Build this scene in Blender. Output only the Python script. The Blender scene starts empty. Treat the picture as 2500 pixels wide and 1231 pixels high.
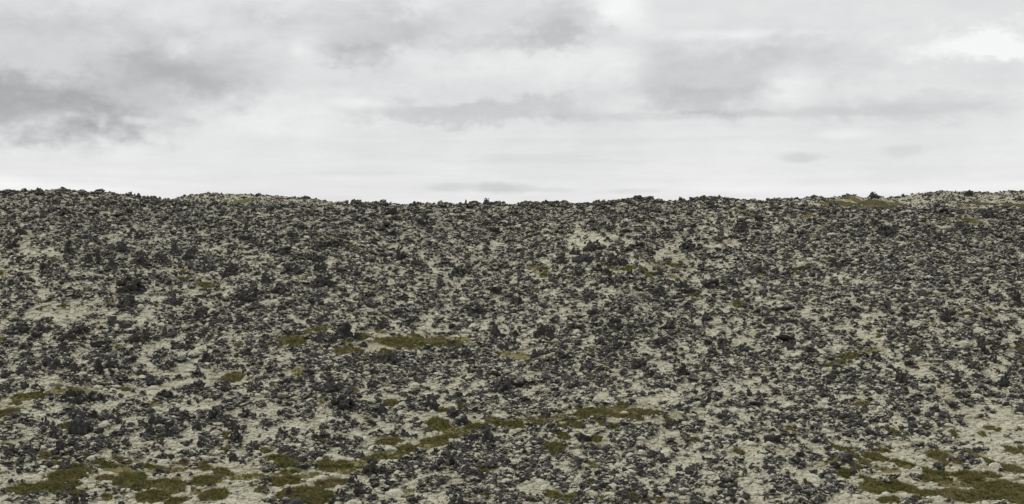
import bpy, bmesh, math, random
import numpy as np
from mathutils import Vector, noise as mnoise

random.seed(7)
RNG = np.random.default_rng(11)
scene = bpy.context.scene
COL = scene.collection
F = 3018.0            # focal length in photo pixels
CX, CY = 1250.0, 615.5

# ------------------------------------------------------------------ camera
cam_d = bpy.data.cameras.new('camera')
cam = bpy.data.objects.new('camera', cam_d)
COL.objects.link(cam)
cam.location = (0, 0, 0)
cam.rotation_euler = (math.radians(90), 0, 0)
cam_d.sensor_fit = 'HORIZONTAL'
cam_d.sensor_width = 36
cam_d.lens = 36 * F / 2500
cam_d.clip_start = 0.1
cam_d.clip_end = 9000
scene.camera = cam
scene.view_settings.view_transform = 'Standard'
scene.view_settings.look = 'None'
scene.view_settings.gamma = 1
scene.view_settings.exposure = 0.0
scene.view_settings.use_curve_mapping = False

# ------------------------------------------------------------------ sun
SUN_EL, SUN_AZ = math.radians(56), math.radians(-62)   # azimuth from +Y towards +X
sd = bpy.data.lights.new('sun', 'SUN')
sd.energy = 1.5
sd.angle = math.radians(10)
sd.color = (1.0, 0.975, 0.94)
sun = bpy.data.objects.new('sun', sd)
COL.objects.link(sun)
dirv = Vector((math.sin(SUN_AZ) * math.cos(SUN_EL), math.cos(SUN_AZ) * math.cos(SUN_EL), math.sin(SUN_EL)))
sun.rotation_euler = dirv.to_track_quat('Z', 'Y').to_euler()
sun.location = (0, 0, 60)

# ------------------------------------------------------------------ node helper
class NT:
    def __init__(s, tree):
        s.t = tree; s.n = tree.nodes; s.l = tree.links
    def node(s, typ, **kw):
        n = s.n.new(typ)
        for k, v in kw.items():
            setattr(n, k, v)
        return n
    def put(s, sock, val):
        if isinstance(val, bpy.types.NodeSocket):
            s.l.new(val, sock)
        elif val is not None:
            sock.default_value = val
    def math(s, op, a, b=None, c=None, clamp=False):
        n = s.node('ShaderNodeMath', operation=op, use_clamp=clamp)
        s.put(n.inputs[0], a)
        if b is not None: s.put(n.inputs[1], b)
        if c is not None: s.put(n.inputs[2], c)
        return n.outputs[0]
    def vmath(s, op, a, b=None, out=0):
        n = s.node('ShaderNodeVectorMath', operation=op)
        s.put(n.inputs[0], a)
        if b is not None: s.put(n.inputs[1], b)
        return n.outputs[out]
    def comb(s, x, y, z=0.0):
        n = s.node('ShaderNodeCombineXYZ')
        s.put(n.inputs[0], x); s.put(n.inputs[1], y); s.put(n.inputs[2], z)
        return n.outputs[0]
    def noise(s, vec, scale, detail=4, rough=0.55, out='Fac', dist=0.0):
        n = s.node('ShaderNodeTexNoise')
        s.put(n.inputs['Vector'], vec)
        n.inputs['Scale'].default_value = scale
        n.inputs['Detail'].default_value = detail
        n.inputs['Roughness'].default_value = rough
        n.inputs['Distortion'].default_value = dist
        return n.outputs[out]
    def mr(s, v, a, b, c=0.0, d=1.0, smooth=False):
        n = s.node('ShaderNodeMapRange')
        if smooth: n.interpolation_type = 'SMOOTHSTEP'
        s.put(n.inputs[0], v)
        for i, q in enumerate((a, b, c, d)):
            s.put(n.inputs[i + 1], q)
        return n.outputs[0]
    def mix(s, f, a, b, mode='MIX'):
        n = s.node('ShaderNodeMix', data_type='RGBA', blend_type=mode)
        s.put(n.inputs[0], f)
        s.put(n.inputs[6], a if isinstance(a, bpy.types.NodeSocket) else (*a, 1))
        s.put(n.inputs[7], b if isinstance(b, bpy.types.NodeSocket) else (*b, 1))
        return n.outputs[2]

# ------------------------------------------------------------------ world : cloudy sky
world = bpy.data.worlds.new('World')
scene.world = world
world.use_nodes = True
W = NT(world.node_tree)
W.n.clear()
out = W.node('ShaderNodeOutputWorld')
bg = W.node('ShaderNodeBackground')
bg.inputs['Strength'].default_value = 0.1
W.l.new(bg.outputs[0], out.inputs[0])
skyt = W.node('ShaderNodeTexSky', sky_type='NISHITA')
skyt.sun_disc = False
skyt.sun_elevation = SUN_EL
skyt.sun_rotation = SUN_AZ
tc = W.node('ShaderNodeTexCoord')
sep = W.node('ShaderNodeSeparateXYZ')
W.l.new(tc.outputs['Generated'], sep.inputs[0])
dx, dy, dz = sep.outputs
az = W.math('ARCTAN2', dx, dy)
hyp = W.math('SQRT', W.math('ADD', W.math('MULTIPLY', dx, dx), W.math('MULTIPLY', dy, dy)))
el = W.math('ARCTAN2', dz, hyp)
P = W.comb(az, el)
# wind-torn edges: coordinates warped by noise, stretched along the horizon
st = W.vmath('MULTIPLY', tc.outputs['Generated'], (1, 1, 1.7))
w1 = W.noise(st, 14, 6, 0.6, 'Color')
w2 = W.noise(W.vmath('ADD', st, (3.1, 1.7, 5.2)), 55, 5, 0.6, 'Color')
warp = W.vmath('ADD', W.vmath('MULTIPLY', W.vmath('SUBTRACT', w1, (0.5, 0.5, 0.5)), (0.10, 0.048, 0)),
               W.vmath('MULTIPLY', W.vmath('SUBTRACT', w2, (0.5, 0.5, 0.5)), (0.05, 0.028, 0)))
PW = W.vmath('ADD', P, warp)
def deg(x, y):
    return math.atan((x - CX) / F), math.atan((CY - y) / F)
CLOUDS = [  # x, y, rx, ry (photo pixels), brightness change (8 bit)
    (-60, 285, 330, 85, -34), (140, 210, 460, 160, -17), (330, 250, 220, 105, -15), (560, 180, 240, 70, -7), (192, 332, 62, 34, -30),
    (285, 332, 62, 34, -22), (212, 385, 45, 16, -9), (430, 140, 40, 30, 18), (600, 90, 330, 70, -7), (60, 100, 240, 35, -5),
    (830, 60, 200, 90, -15), (880, 140, 110, 34, -14), (1000, 18, 90, 30, 16), (745, 110, 45, 50, 13), (890, 256, 80, 14, 13),
    (1390, 70, 130, 55, -17), (1320, 92, 260, 24, -10), (1505, 20, 75, 45, 24), (1560, 70, 80, 25, 7), (1350, 165, 260, 55, 9),
    (1150, 280, 340, 32, -19), (720, 190, 420, 100, -8), (1250, 215, 420, 60, -6), (250, 60, 420, 60, -6), (1100, 60, 260, 50, -6), (1740, 190, 260, 100, -17), (1740, 245, 190, 40, -10), (1650, 287, 280, 13, -12),
    (2010, 150, 220, 60, -9), (1930, 215, 65, 60, 17), (1780, 92, 170, 12, 13), (2420, 140, 160, 32, 26), (2130, 282, 340, 30, -9),
    (2050, 338, 70, 14, 12), (1950, 390, 52, 13, -15), (2190, 380, 62, 17, -11), (1090, 457, 60, 13, -13), (1220, 458, 80, 14, -20), (2120, 283, 300, 14, -6), (1500, 345, 500, 8, -3), (1300, 395, 300, 6, -5), (900, 425, 160, 8, -5),
    (1360, 464, 70, 7, -8), (1560, 466, 70, 7, -8), (20, 456, 55, 18, 10), (2330, 200, 170, 60, -5), (560, 260, 150, 40, 6), (1290, 385, 160, 9, -5),
    (236, 312, 16, 26, 17), (330, 308, 70, 9, 10), (160, 300, 60, 8, 9), (2200, 465, 420, 16, 8), (200, 472, 300, 12, 8), (700, 300, 180, 30, 4), (480, 55, 120, 30, 6)]
NZ = W.math('SUBTRACT', W.noise(W.vmath('MULTIPLY', tc.outputs['Generated'], (1, 1, 1.9)), 17, 10, 0.62), 0.5)
total = None
for (x, y, rx, ry, amp) in CLOUDS:
    a, e = deg(x, y)
    sc = (F / rx, F / ry, 1.0)
    small = ry < 18 or rx < 90
    q = W.vmath('MULTIPLY', W.vmath('SUBTRACT', W.vmath('ADD', P, W.vmath('MULTIPLY', warp, (0.30, 0.16, 0))) if small else PW, (a, e, 0)), sc)
    ln = W.vmath('LENGTH', q, out=1)
    ln = W.math('MULTIPLY_ADD', NZ, 1.5 if not small else 1.0, ln)
    v = W.mr(ln, 0.38 if amp < 0 else .1, 1.28 if amp < 0 else 1.5, amp / 255.0, 0.0, smooth=True)
    total = v if total is None else W.math('ADD', total, v)
# general cloud texture
big = W.noise(W.vmath('MULTIPLY', tc.outputs['Generated'], (1, 1, 2.6)), 5.5, 7, 0.5)
fine = W.noise(W.vmath('MULTIPLY', tc.outputs['Generated'], (1, 1, 2.2)), 22, 8, 0.62)
str_ = W.noise(W.vmath('MULTIPLY', tc.outputs['Generated'], (1, 1, 16)), 9, 6, 0.6)
up = W.mr(el, 0.02, 0.11, 0.25, 1.0)
low = W.math('MULTIPLY', W.mr(el, 0.05, 0.075, 1.0, 0.0), W.mr(el, 0.0, 0.1, 0.5, 1.0))
base = W.mr(el, 0.03, 0.2, 0.916, 0.884)
tex = W.math('ADD', W.math('MULTIPLY', W.math('SUBTRACT', big, 0.5), 0.13),
             W.math('MULTIPLY', W.math('SUBTRACT', fine, 0.5), 0.085))
val = W.math('ADD', W.math('ADD', base, W.math('MULTIPLY', tex, up)), total)
val = W.math('ADD', val, W.math('MULTIPLY', W.math('SUBTRACT', str_, 0.5), W.mr(el, 0.03, 0.10, 0.12, 0.03)))
val = W.math('MINIMUM', val, 0.972)
lin = W.math('POWER', val, 2.25)
cold = W.mix(W.mr(val, 0.70, 0.93), (0.975, 0.99, 1.012), (1.0, 1.0, 1.0))
cc = W.vmath('SCALE', cold); cc.node.inputs[3].default_value = 10.0
c2 = W.vmath('SCALE', cc); W.l.new(lin, c2.node.inputs[3])
mixw = W.mix(0.975, skyt.outputs[0], c2)
W.l.new(mixw, bg.inputs[0])

# ------------------------------------------------------------------ numpy noise
_perm = np.random.default_rng(3).permutation(512)
_perm = np.concatenate([_perm, _perm, _perm])
_gang = np.random.default_rng(4).random(512) * 2 * math.pi
_gx, _gy = np.cos(_gang), np.sin(_gang)
def perlin(x, y):
    xi = np.floor(x).astype(np.int64); yi = np.floor(y).astype(np.int64)
    xf = x - xi; yf = y - yi
    u = xf * xf * xf * (xf * (xf * 6 - 15) + 10); v = yf * yf * yf * (yf * (yf * 6 - 15) + 10)
    def g(ix, iy, fx, fy):
        h = _perm[(_perm[ix & 511] + iy) & 511]
        return _gx[h] * fx + _gy[h] * fy
    a = g(xi, yi, xf, yf); b = g(xi + 1, yi, xf - 1, yf)
    c = g(xi, yi + 1, xf, yf - 1); d = g(xi + 1, yi + 1, xf - 1, yf - 1)
    return (a + u * (b - a)) * (1 - v) + (c + u * (d - c)) * v
def fbm(x, y, lam, octs=4, gain=0.5, off=0.0):
    s = 0; a = 1.0; f = 1.0 / lam; t = 0
    for i in range(octs):
        s = s + a * perlin(x * f + 17.3 * i + off, y * f - 9.1 * i + off * 1.7); t += a
        a *= gain; f *= 2.07
    return s * 1.5 / t
def sstep(a, b, x):
    t = np.clip((x - a) / (b - a), 0, 1)
    return t * t * (3 - 2 * t)

# ------------------------------------------------------------------ terrain
D0, D1 = 75.0, 185.0
RX = [-600, 0, 60, 137, 200, 270, 330, 380, 430, 520, 640, 760, 815, 870, 930, 1000, 1060, 1120, 1190, 1245, 1290, 1340, 1420, 1480, 1520, 1545, 1575, 1600, 1640, 1680, 1720, 1760, 1790, 1840, 1900, 2000, 2200, 2400, 2500, 3100]
RY = [476, 472, 468, 463, 469, 474, 479, 486, 492, 500, 503, 502, 499, 495, 496, 499, 498, 496, 495, 499, 493, 493, 497, 494, 489, 482, 482, 490, 492, 489, 483, 481, 485, 491, 499, 512, 518, 517, 516, 508]
HX = [-600, 380, 420, 450, 500, 580, 640, 700, 750, 790, 820, 860, 1800, 1850, 1900, 1920, 1950, 1985, 2010, 2040, 2085, 2110, 2137, 2165, 2200, 2250, 2300, 2370, 2430, 2470, 2500, 3100]
HY = [520, 500, 486, 478, 471, 474, 475, 479, 484, 491, 498, 506, 506, 492, 485, 484, 487, 479, 485, 481, 475, 485, 473, 484, 477, 471, 466, 467, 472, 467, 468, 474]
def crest_dist(xp):
    return D1 + 16 * perlin(xp / 420.0 + 5.2, xp * 0 + 2.7)
def yprofile(xp, Y):
    yr = np.interp(xp, RX, RY) + np.interp(xp, [0, 400, 800, 1800, 2000], [4, 5, 8, 7, 3]); yh = np.interp(xp, HX, HY) + 4
    Dc = crest_dist(xp)
    yd = np.where(xp > 1830, yr + 2.0, yr + 9.0)
    right = sstep(1820, 1920, xp)
    yd = yr + 9.0 - 8.0 * right
    Yc = np.maximum(Y, D0)
    t = np.log(Yc / D0) / np.log(Dc / D0)
    y = 1231 + (yr - 1231) * t
    s1 = yr + (yd - yr) * sstep(Dc, Dc + 36, Y)
    Dh = 335.0
    w = np.clip((Y - Dc - 30) / (Dh - Dc - 30), 0, 1)
    w = np.clip((w - .55) / .45, 0, 1); w = .6 * w + .4 * w * w * (3 - 2 * w)
    s2 = yd + (yh - yd) * w
    s3 = yh + 40 * sstep(Dh, 560, Y)
    s4 = s3 + (660 - yh - 40) * sstep(560, 3200, Y)
    y = np.where(Y > Dc, s1, y)
    y = np.where(Y > Dc + 30, s2, y)
    y = np.where(Y > Dh, s3, y)
    y = np.where(Y > 560, s4, y)
    return y
def macro(X, Y):
    """smooth terrain height and photo-pixel column / depth for points of the place"""
    r = np.hypot(X, Y); a = np.arctan2(X, Y)
    ac = np.clip(a, -0.62, 0.62)
    Yd = r * np.cos(ac); xp = CX + F * np.tan(ac)
    y = yprofile(xp, Yd)
    z = (CY - y) / F * Yd
    zn = np.interp(Yd, [0, 12, 25, 50, 64, 75], [-1.75, -5.2, -9.0, -14.2, -15.2, (CY - 1231) / F * 75])
    z = np.where(Yd < D0, zn, z)
    att = 1 - 0.88 * np.exp(-((Yd - crest_dist(xp)) / 22.0) ** 2)
    att = att * np.where(Yd > 215, 0.5, 1) * sstep(6, 40, Yd)
    z = z + att * (0.75 * fbm(X, Y, 46, 2, off=3.3) + 0.52 * fbm(X, Y * 0.7, 13, 2, off=8.1))
    return z, xp, Yd

# photo rows of 75 px from y=480, columns of 125 px: share of dark rock
DM = np.array([
 [.80,.75,.75,.80,.74,.72,.75,.75,.75,.80,.80,.75,.75,.70,.74,.76,.78,.78,.82,.80],
 [.50,.60,.55,.60,.60,.60,.70,.60,.65,.65,.55,.33,.50,.50,.60,.60,.70,.70,.70,.70],
 [.45,.60,.60,.60,.60,.65,.65,.50,.55,.60,.40,.55,.60,.42,.65,.55,.60,.75,.75,.65],
 [.35,.35,.55,.55,.60,.60,.65,.55,.65,.65,.60,.65,.60,.65,.50,.55,.65,.55,.50,.55],
 [.45,.50,.55,.40,.45,.50,.50,.25,.28,.50,.60,.60,.50,.45,.45,.50,.50,.50,.55,.50],
 [.55,.55,.55,.40,.55,.55,.65,.78,.68,.65,.60,.50,.50,.45,.50,.55,.50,.50,.50,.50],
 [.35,.40,.42,.42,.40,.60,.55,.50,.45,.62,.72,.60,.48,.35,.50,.50,.50,.50,.50,.50],
 [.45,.60,.40,.40,.50,.38,.33,.28,.28,.48,.38,.38,.50,.50,.50,.45,.45,.35,.45,.22],
 [.40,.45,.18,.28,.38,.28,.28,.22,.55,.50,.45,.50,.55,.50,.35,.40,.28,.18,.33,.18],
 [.25,.20,.08,.06,.07,.12,.12,.50,.50,.50,.35,.50,.50,.45,.50,.50,.20,.18,.05,.05]])
def dmap(xp, y):
    gx = np.clip((xp - 62.5) / 125.0, 0, 18.999); gy = np.clip((y - 517.5) / 75.0, 0, 8.999)
    ix = gx.astype(int); iy = gy.astype(int); fx = gx - ix; fy = gy - iy
    return (DM[iy, ix] * (1 - fx) + DM[iy, ix + 1] * fx) * (1 - fy) + (DM[iy + 1, ix] * (1 - fx) + DM[iy + 1, ix + 1] * fx) * fy

BARE = [(350,962,48,18),(1429,583,55,22),(1613,621,28,18),(262,522,16,8),(335,728,26,10),(270,1165,60,16),(2425,1065,60,40),
        (1830,1112,46,22),(970,1062,70,16),(2330,1196,60,14),(560,1200,70,24),(600,1165,80,14),(430,1150,80,16),(620,1010,60,12),
        (1560,985,50,14),(905,940,22,18),(990,1215,46,18),(1940,1160,60,22),(1300,1200,60,16),(700,1060,90,20),(130,770,70,16),
        (1590,660,70,18),(2190,1110,60,16),(450,1095,60,12),(60,1180,50,10),(1500,1020,120,20),(960,838,150,22),(1180,1060,110,16),(860,1140,90,16),
        (2260,920,60,12),(480,1000,60,12),(1250,870,50,12),(1640,890,50,10),(2350,690,30,8),(1770,600,40,10),(90,620,50,9),(1230,600,40,9),(2440,1190,70,26)]

# green moss cushions seen in the photograph: x, y, w, h, slant(px down per px right), tint
PATCH = [
(68,972,85,16,-.04,'o'),(177,958,95,18,-.08,'s'),(308,955,30,7,0,'g'),(40,988,32,8,0,'b'),(12,1012,60,22,-.25,'o'),(4,1037,22,10,0,'g'),
(159,1049,16,12,0,'g'),(17,1090,30,8,.05,'o'),(108,1117,42,16,0,'o'),(172,1122,30,10,0,'b'),(207,1121,30,14,.1,'g'),(249,1127,26,7,0,'s'),
(131,1137,30,10,.1,'o'),(300,1127,52,13,.2,'b'),(195,1142,42,10,0,'g'),(265,1141,72,12,.05,'o'),(354,1140,36,8,.05,'g'),(384,1145,42,9,.05,'g'),
(450,1137,66,6,0,'b'),(500,1145,30,16,.25,'g'),(545,1159,62,15,.28,'o'),(165,1163,85,34,-.12,'g'),(90,1199,135,27,-.05,'g'),(150,1186,78,34,-.15,'b'),
(255,1170,36,14,0,'b'),(245,1186,20,9,0,'o'),(316,1178,84,42,.15,'g'),(395,1186,115,22,.02,'o'),(503,1175,72,24,-.12,'g'),(333,1196,28,15,0,'g'),
(434,1200,38,14,0,'b'),(189,1208,40,16,.1,'o'),(260,1218,30,13,.3,'g'),(374,1214,80,26,-.05,'o'),(430,1227,60,14,0,'g'),(520,1212,66,28,0,'g'),
(477,1203,22,10,0,'s'),(15,1204,25,8,0,'b'),(556,1069,24,14,0,'g'),(391,1077,16,6,0,'o'),(545,1104,26,10,-.15,'o'),(567,925,55,22,0,'b'),
(369,993,26,10,.1,'s'),(645,1103,27,12,.15,'o'),(680,1125,72,14,.05,'g'),(703,1140,60,18,.1,'g'),(706,1155,50,10,0,'o'),(787,1083,16,8,0,'g'),
(789,1132,36,14,.05,'o'),(751,1140,30,12,0,'s'),(802,1145,62,20,.05,'g'),(837,1133,30,10,0,'o'),(855,1155,60,14,0,'s'),(691,1178,90,22,.06,'g'),
(814,1184,64,22,-.1,'b'),(635,1198,32,10,0,'b'),(746,1214,135,42,0,'d'),(624,1185,12,6,0,'g'),(873,1132,60,13,-.1,'s'),(920,1121,68,17,-.15,'o'),
(981,1112,42,12,0,'o'),(948,1082,62,18,-.1,'o'),(999,1099,72,14,.02,'b'),(1065,1081,74,24,-.18,'o'),(1070,1040,56,32,.12,'g'),(1110,1054,50,13,0,'s'),
(1133,1035,36,10,.2,'g'),(1160,1046,50,15,-.1,'o'),(1125,1066,46,12,-.15,'s'),(1203,1034,36,24,-.1,'g'),(1236,1041,36,12,.05,'b'),(1082,1003,35,7,0,'o'),
(1128,998,22,7,0,'o'),(953,988,40,19,0,'d'),(948,948,20,8,0,'s'),(895,1027,16,8,0,'s'),(1183,1155,24,14,.3,'g'),(1107,1156,15,6,0,'b'),
(994,1210,30,20,0,'s'),(1186,1220,18,8,0,'o'),(721,935,20,10,0,'o'),(782,983,20,12,0,'s'),
(1260,1042,36,18,.05,'g'),(1306,1039,42,16,0,'o'),(1323,1026,18,7,0,'g'),(1376,1025,36,9,.05,'s'),(1520,993,26,11,.1,'g'),(1450,1012,100,23,-.06,'o'),
(1494,1008,44,18,-.25,'s'),(1568,1007,92,17,.08,'b'),(1548,1021,40,18,.1,'d'),(1515,1018,40,9,.1,'g'),(1402,1041,38,15,.2,'g'),(1371,1046,28,14,-.1,'o'),
(1457,1027,22,8,.2,'o'),(1485,1041,44,14,.22,'g'),(1376,1069,32,12,.15,'g'),(1447,1071,50,17,.1,'g'),(1354,1097,52,27,0,'g'),(1462,1095,16,14,0,'s'),
(1634,1036,18,12,0,'g'),(1538,1061,16,6,0,'g'),(1695,1079,24,12,0,'o'),(1803,1107,25,13,.2,'d'),(1447,1140,24,12,0,'s'),(1442,1180,22,12,0,'g'),
(1366,1156,16,6,0,'g'),(1351,1213,42,20,.3,'g'),(1397,1223,52,15,.1,'g'),(1467,1218,28,11,.1,'g'),(1548,1223,26,13,.3,'o'),(1594,1226,52,11,.1,'b'),
(1253,1178,24,8,.15,'b'),(1300,1223,20,9,0,'g'),(1500,1228,22,7,.2,'b'),(1793,1166,16,8,.3,'b'),
(2105,991,38,14,.12,'g'),(1928,1051,28,10,.15,'b'),(2112,1029,20,8,.3,'b'),(2143,1053,16,7,0,'b'),(2186,1060,32,14,.35,'g'),(2330,1063,15,9,0,'g'),
(2423,1050,30,9,.05,'o'),(2398,1063,15,8,0,'g'),(2482,1052,20,7,0,'o'),(2034,1094,22,14,.5,'g'),(2067,1109,42,26,.45,'g'),(2155,1103,26,10,.25,'o'),
(2135,1119,54,18,.2,'g'),(2110,1131,33,15,.1,'b'),(2034,1137,50,11,-.15,'s'),(2085,1141,32,13,.3,'o'),(2062,1160,34,25,.15,'g'),(2206,1137,42,20,.4,'o'),
(2294,1119,52,28,.05,'b'),(2307,1136,26,11,0,'g'),(2337,1137,22,10,.2,'b'),(2405,1129,44,24,.5,'o'),(2471,1102,42,16,.2,'g'),(2496,1099,16,10,0,'b'),
(2266,1153,30,10,.3,'b'),(2294,1161,58,13,.15,'g'),(2269,1170,42,16,.1,'g'),(2309,1176,30,10,0,'o'),(2362,1162,78,20,.05,'b'),(2378,1178,62,20,.05,'g'),
(2417,1163,50,16,.15,'b'),(2476,1152,56,23,.15,'g'),(2122,1172,27,13,.3,'o'),(2143,1193,76,27,.12,'g'),(2211,1195,62,26,.2,'o'),(2269,1210,46,20,.1,'g'),
(2350,1214,95,34,.12,'b'),(2445,1202,140,46,-.05,'g'),(2173,1223,52,16,0,'g'),(2244,1226,42,12,.2,'b'),(2500,1226,70,16,0,'g'),(1971,1185,12,7,0,'g'),
(713,836,62,25,0,'g'),(776,811,62,13,-.12,'o'),(660,840,18,8,-.2,'o'),(834,840,46,10,.05,'s'),(887,827,40,14,-.1,'g'),(930,813,28,6,.05,'s'),
(978,837,112,21,-.05,'g'),(1021,826,32,11,.25,'g'),(1086,841,92,24,.08,'b'),(988,850,84,11,0,'o'),(1129,833,36,8,.1,'s'),(1152,846,20,6,0,'s'),
(852,861,76,15,-.05,'b'),(938,861,34,15,-.1,'g'),(1210,864,22,8,.2,'g'),(1262,873,62,18,.05,'s'),(728,910,30,17,0,'s'),(867,960,15,17,0,'s'),
(2,837,18,10,0,'g'),(290,851,20,10,.3,'g'),(585,844,20,5,0,'g'),(159,750,20,8,0,'g'),(270,747,30,6,0,'s'),(96,737,18,8,0,'s'),
(1310,714,16,8,0,'g'),(1716,899,20,8,0,'g'),(1804,748,22,14,0,'o'),(1694,727,24,8,0,'g'),(1484,831,22,6,0,'s'),(1446,865,20,6,0,'s'),
(2028,893,32,10,-.1,'o'),(2062,881,52,15,-.35,'g'),(2096,871,42,11,-.3,'b'),(2131,859,34,10,-.25,'s'),(2230,856,32,8,.1,'b'),(2493,858,30,10,-.15,'g'),
(2145,823,16,6,-.3,'g'),(2361,770,42,8,.05,'o'),(2271,789,18,5,0,'s'),(2412,767,22,5,0,'s'),
(814,586,27,6,0,'g'),(867,605,30,9,.05,'g'),(128,642,20,5,-.1,'g'),(454,682,48,8,.05,'o'),(504,699,46,11,.15,'g'),(446,664,16,8,-.2,'g'),(2,669,15,9,0,'g'),
(587,495,36,12,-.1,'o'),(542,495,20,8,0,'g'),(110,467,74,7,-.05,'o'),(140,463,52,8,.05,'o'),
(1328,658,36,8,-.05,'o'),(1328,676,18,8,0,'g'),(1300,658,22,6,0,'s'),(1598,644,20,6,0,'g'),(1648,650,42,8,.2,'g'),(1532,658,38,9,0,'g'),(1490,654,16,5,.1,'g'),
(1570,662,22,7,-.1,'g'),(1608,658,20,6,.1,'g'),(1590,672,28,11,-.3,'g'),(1638,677,40,7,.15,'s'),(1845,672,30,8,-.05,'g'),(1807,508,16,5,0,'g'),
(2026,502,26,11,0,'g'),(2061,500,42,18,.1,'d'),(2092,491,30,16,.2,'g'),(2137,497,58,20,.05,'d'),(2180,500,24,12,.3,'g'),(2112,507,92,7,0,'b'),
(2400,499,104,6,.02,'d'),(2475,505,64,16,.02,'d'),(1976,528,24,9,0,'o'),(2374,543,66,8,.02,'o'),(2265,552,36,10,.1,'s'),(2313,543,26,7,0,'o'),
(2354,511,40,6,-.05,'s'),(1966,657,27,9,-.3,'g'),(1945,667,22,7,0,'o'),(2021,637,20,6,-.3,'s'),(2487,543,18,4,0,'s'),(2313,696,16,5,0,'o'),(1040,1092,54,13,-.2,'s'),(957,1119,44,11,-.1,'s'),(1096,1071,54,14,-.15,'o'),(1140,1057,54,12,-.1,'s'),(1187,1044,44,13,-.1,'o'),(1222,1038,40,10,0,'s'),(1342,1031,76,8,-.05,'s'),(893,1141,54,15,-.1,'s'),(845,1143,44,13,0,'o'),(1288,1032,54,7,0,'s'),(1418,1021,54,10,-.1,'o'),(290,1150,90,10,.05,'s'),(410,1152,90,10,0,'s'),(600,1168,90,12,0,'s'),(770,1166,80,12,0,'s'),(2160,1150,80,14,.2,'s'),(2330,1188,80,12,.1,'s'),(891,496,30,8,0,'o'),(1310,495,46,6,-.05,'o')]
PA = np.array([p[:5] for p in PATCH], float)

def patch_near(xp, y, grow=1.0):
    """0 outside .. 1 inside, nearest green cushion"""
    m = np.zeros(len(xp))
    for (cx, cy, w, h, s) in PA:
        k = np.abs(xp - cx) < w * 1.6
        if not k.any(): continue
        ddx = xp[k] - cx; ddy = y[k] - cy - s * ddx
        q = np.sqrt((ddx / (w * .5 * grow)) ** 2 + (ddy / (h * .5 * grow)) ** 2)
        m[k] = np.maximum(m[k], 1 - sstep(0.8, 1.35, q))
    return m
def bare_near(xp, y):
    m = np.zeros(len(xp))
    for (cx, cy, w, h) in BARE:
        q = np.sqrt(((xp - cx) / w) ** 2 + ((y - cy) / h) ** 2)
        m = np.maximum(m, 1 - sstep(0.55, 1.25, q))
    return m

# clustering field of the lava, turned into a uniform 0..1 rank
def raw_cluster(X, Y):
    return 0.34 * fbm(X, Y * .62, 3.4, 2, off=1.1) + 0.50 * fbm(X, Y * .55, 1.5, 2, off=6.4) + 0.42 * fbm(X, Y * .6, .75, 1, off=5.2) + 0.14 * fbm(X, Y * .6, 11, 1, off=2.2)
_sx = RNG.uniform(-80, 80, 60000); _sy = RNG.uniform(70, 200, 60000)
_q = np.sort(raw_cluster(_sx, _sy))
def cluster_rank(X, Y):
    return np.searchsorted(_q, raw_cluster(X, Y)) / len(_q)
def lava_mask(X, Y, xp, Yd, y):
    D = dmap(xp, y)
    D = np.where(Yd > 215, np.where(xp > 1500, 0.40, 0.46), D * 1.02 + .04)
    D = D + .08 * np.exp(-((Yd - crest_dist(xp) + 12) / 22.0) ** 2) 
    D = D + .11 * fbm(X - .5 * Y, Y * .35 + .2 * X, 11, 3, off=12.7) * (D > .2)
    D = D * (1 - 0.62 * bare_near(xp, y)) * (1 - 0.9 * patch_near(xp, y, 1.15))
    r = 1 - cluster_rank(X, Y)
    return sstep(-0.13, 0.13, D * 1.06 + .03 - r), D

def terr(X, Y, detail=True):
    z, xp, Yd = macro(X, Y)
    if detail:
        y = CY - F * z / np.maximum(Yd, 1)
        near = sstep(8, 45, Yd)
        m, D = lava_mask(X, Y, xp, Yd, y)
        z = z + near * (0.20 * m + 0.07 * fbm(X, Y, 0.9, 2, off=4.4) + 0.12 * fbm(X, Y, 2.8, 2, off=9.4) * (1 - 0.5 * bare_near(xp, y)))
        return z, xp, Yd, y, m
    return z, xp, Yd

# the ground : one sheet, fine where it is seen, coarse towards the horizon
def polar_grid():
    az_f = np.arctan((np.arange(-330, 2831, 3.6) - CX) / F)
    da = math.radians(6)
    rest = np.arange(az_f[-1] + da, az_f[0] + 2 * math.pi - da * .3, da)
    A = np.concatenate([az_f, rest])
    R = np.concatenate([[0.8, 3, 7, 12, 18, 25, 32, 40, 47, 53, 58, 62, 65, 67], np.exp(np.linspace(math.log(68), math.log(215), 520)),
                        np.exp(np.linspace(math.log(216), math.log(380), 130)), [395, 420, 460, 520, 620, 800, 1100, 1600, 2300, 3200, 4500, 6500]])
    return A, R
A_, R_ = polar_grid()
nA, nR = len(A_), len(R_)
AA, RR = np.meshgrid(A_, R_)
# depth along +Y is what the profile uses; within the view keep rows parallel to the slope
X = (RR * np.tan(np.clip(AA, -.62, .62))) ; inview = np.abs(AA) <= .62
GX = np.where(inview, RR * np.tan(np.clip(AA, -.62, .62)), RR * np.sin(AA) / math.cos(.62))
GY = np.where(inview, RR, RR * np.cos(AA) / math.cos(.62))
gx, gy = GX.ravel(), GY.ravel()
gz, gxp, gYd, gyy, gm = terr(gx, gy)
verts = np.column_stack([gx, gy, gz])
i = np.arange(nR - 1)[:, None] * nA; j = np.arange(nA)[None, :]; j2 = (j + 1) % nA
quads = np.stack([i + j, i + j2, i + nA + j2, i + nA + j], -1).reshape(-1, 4)

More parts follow.
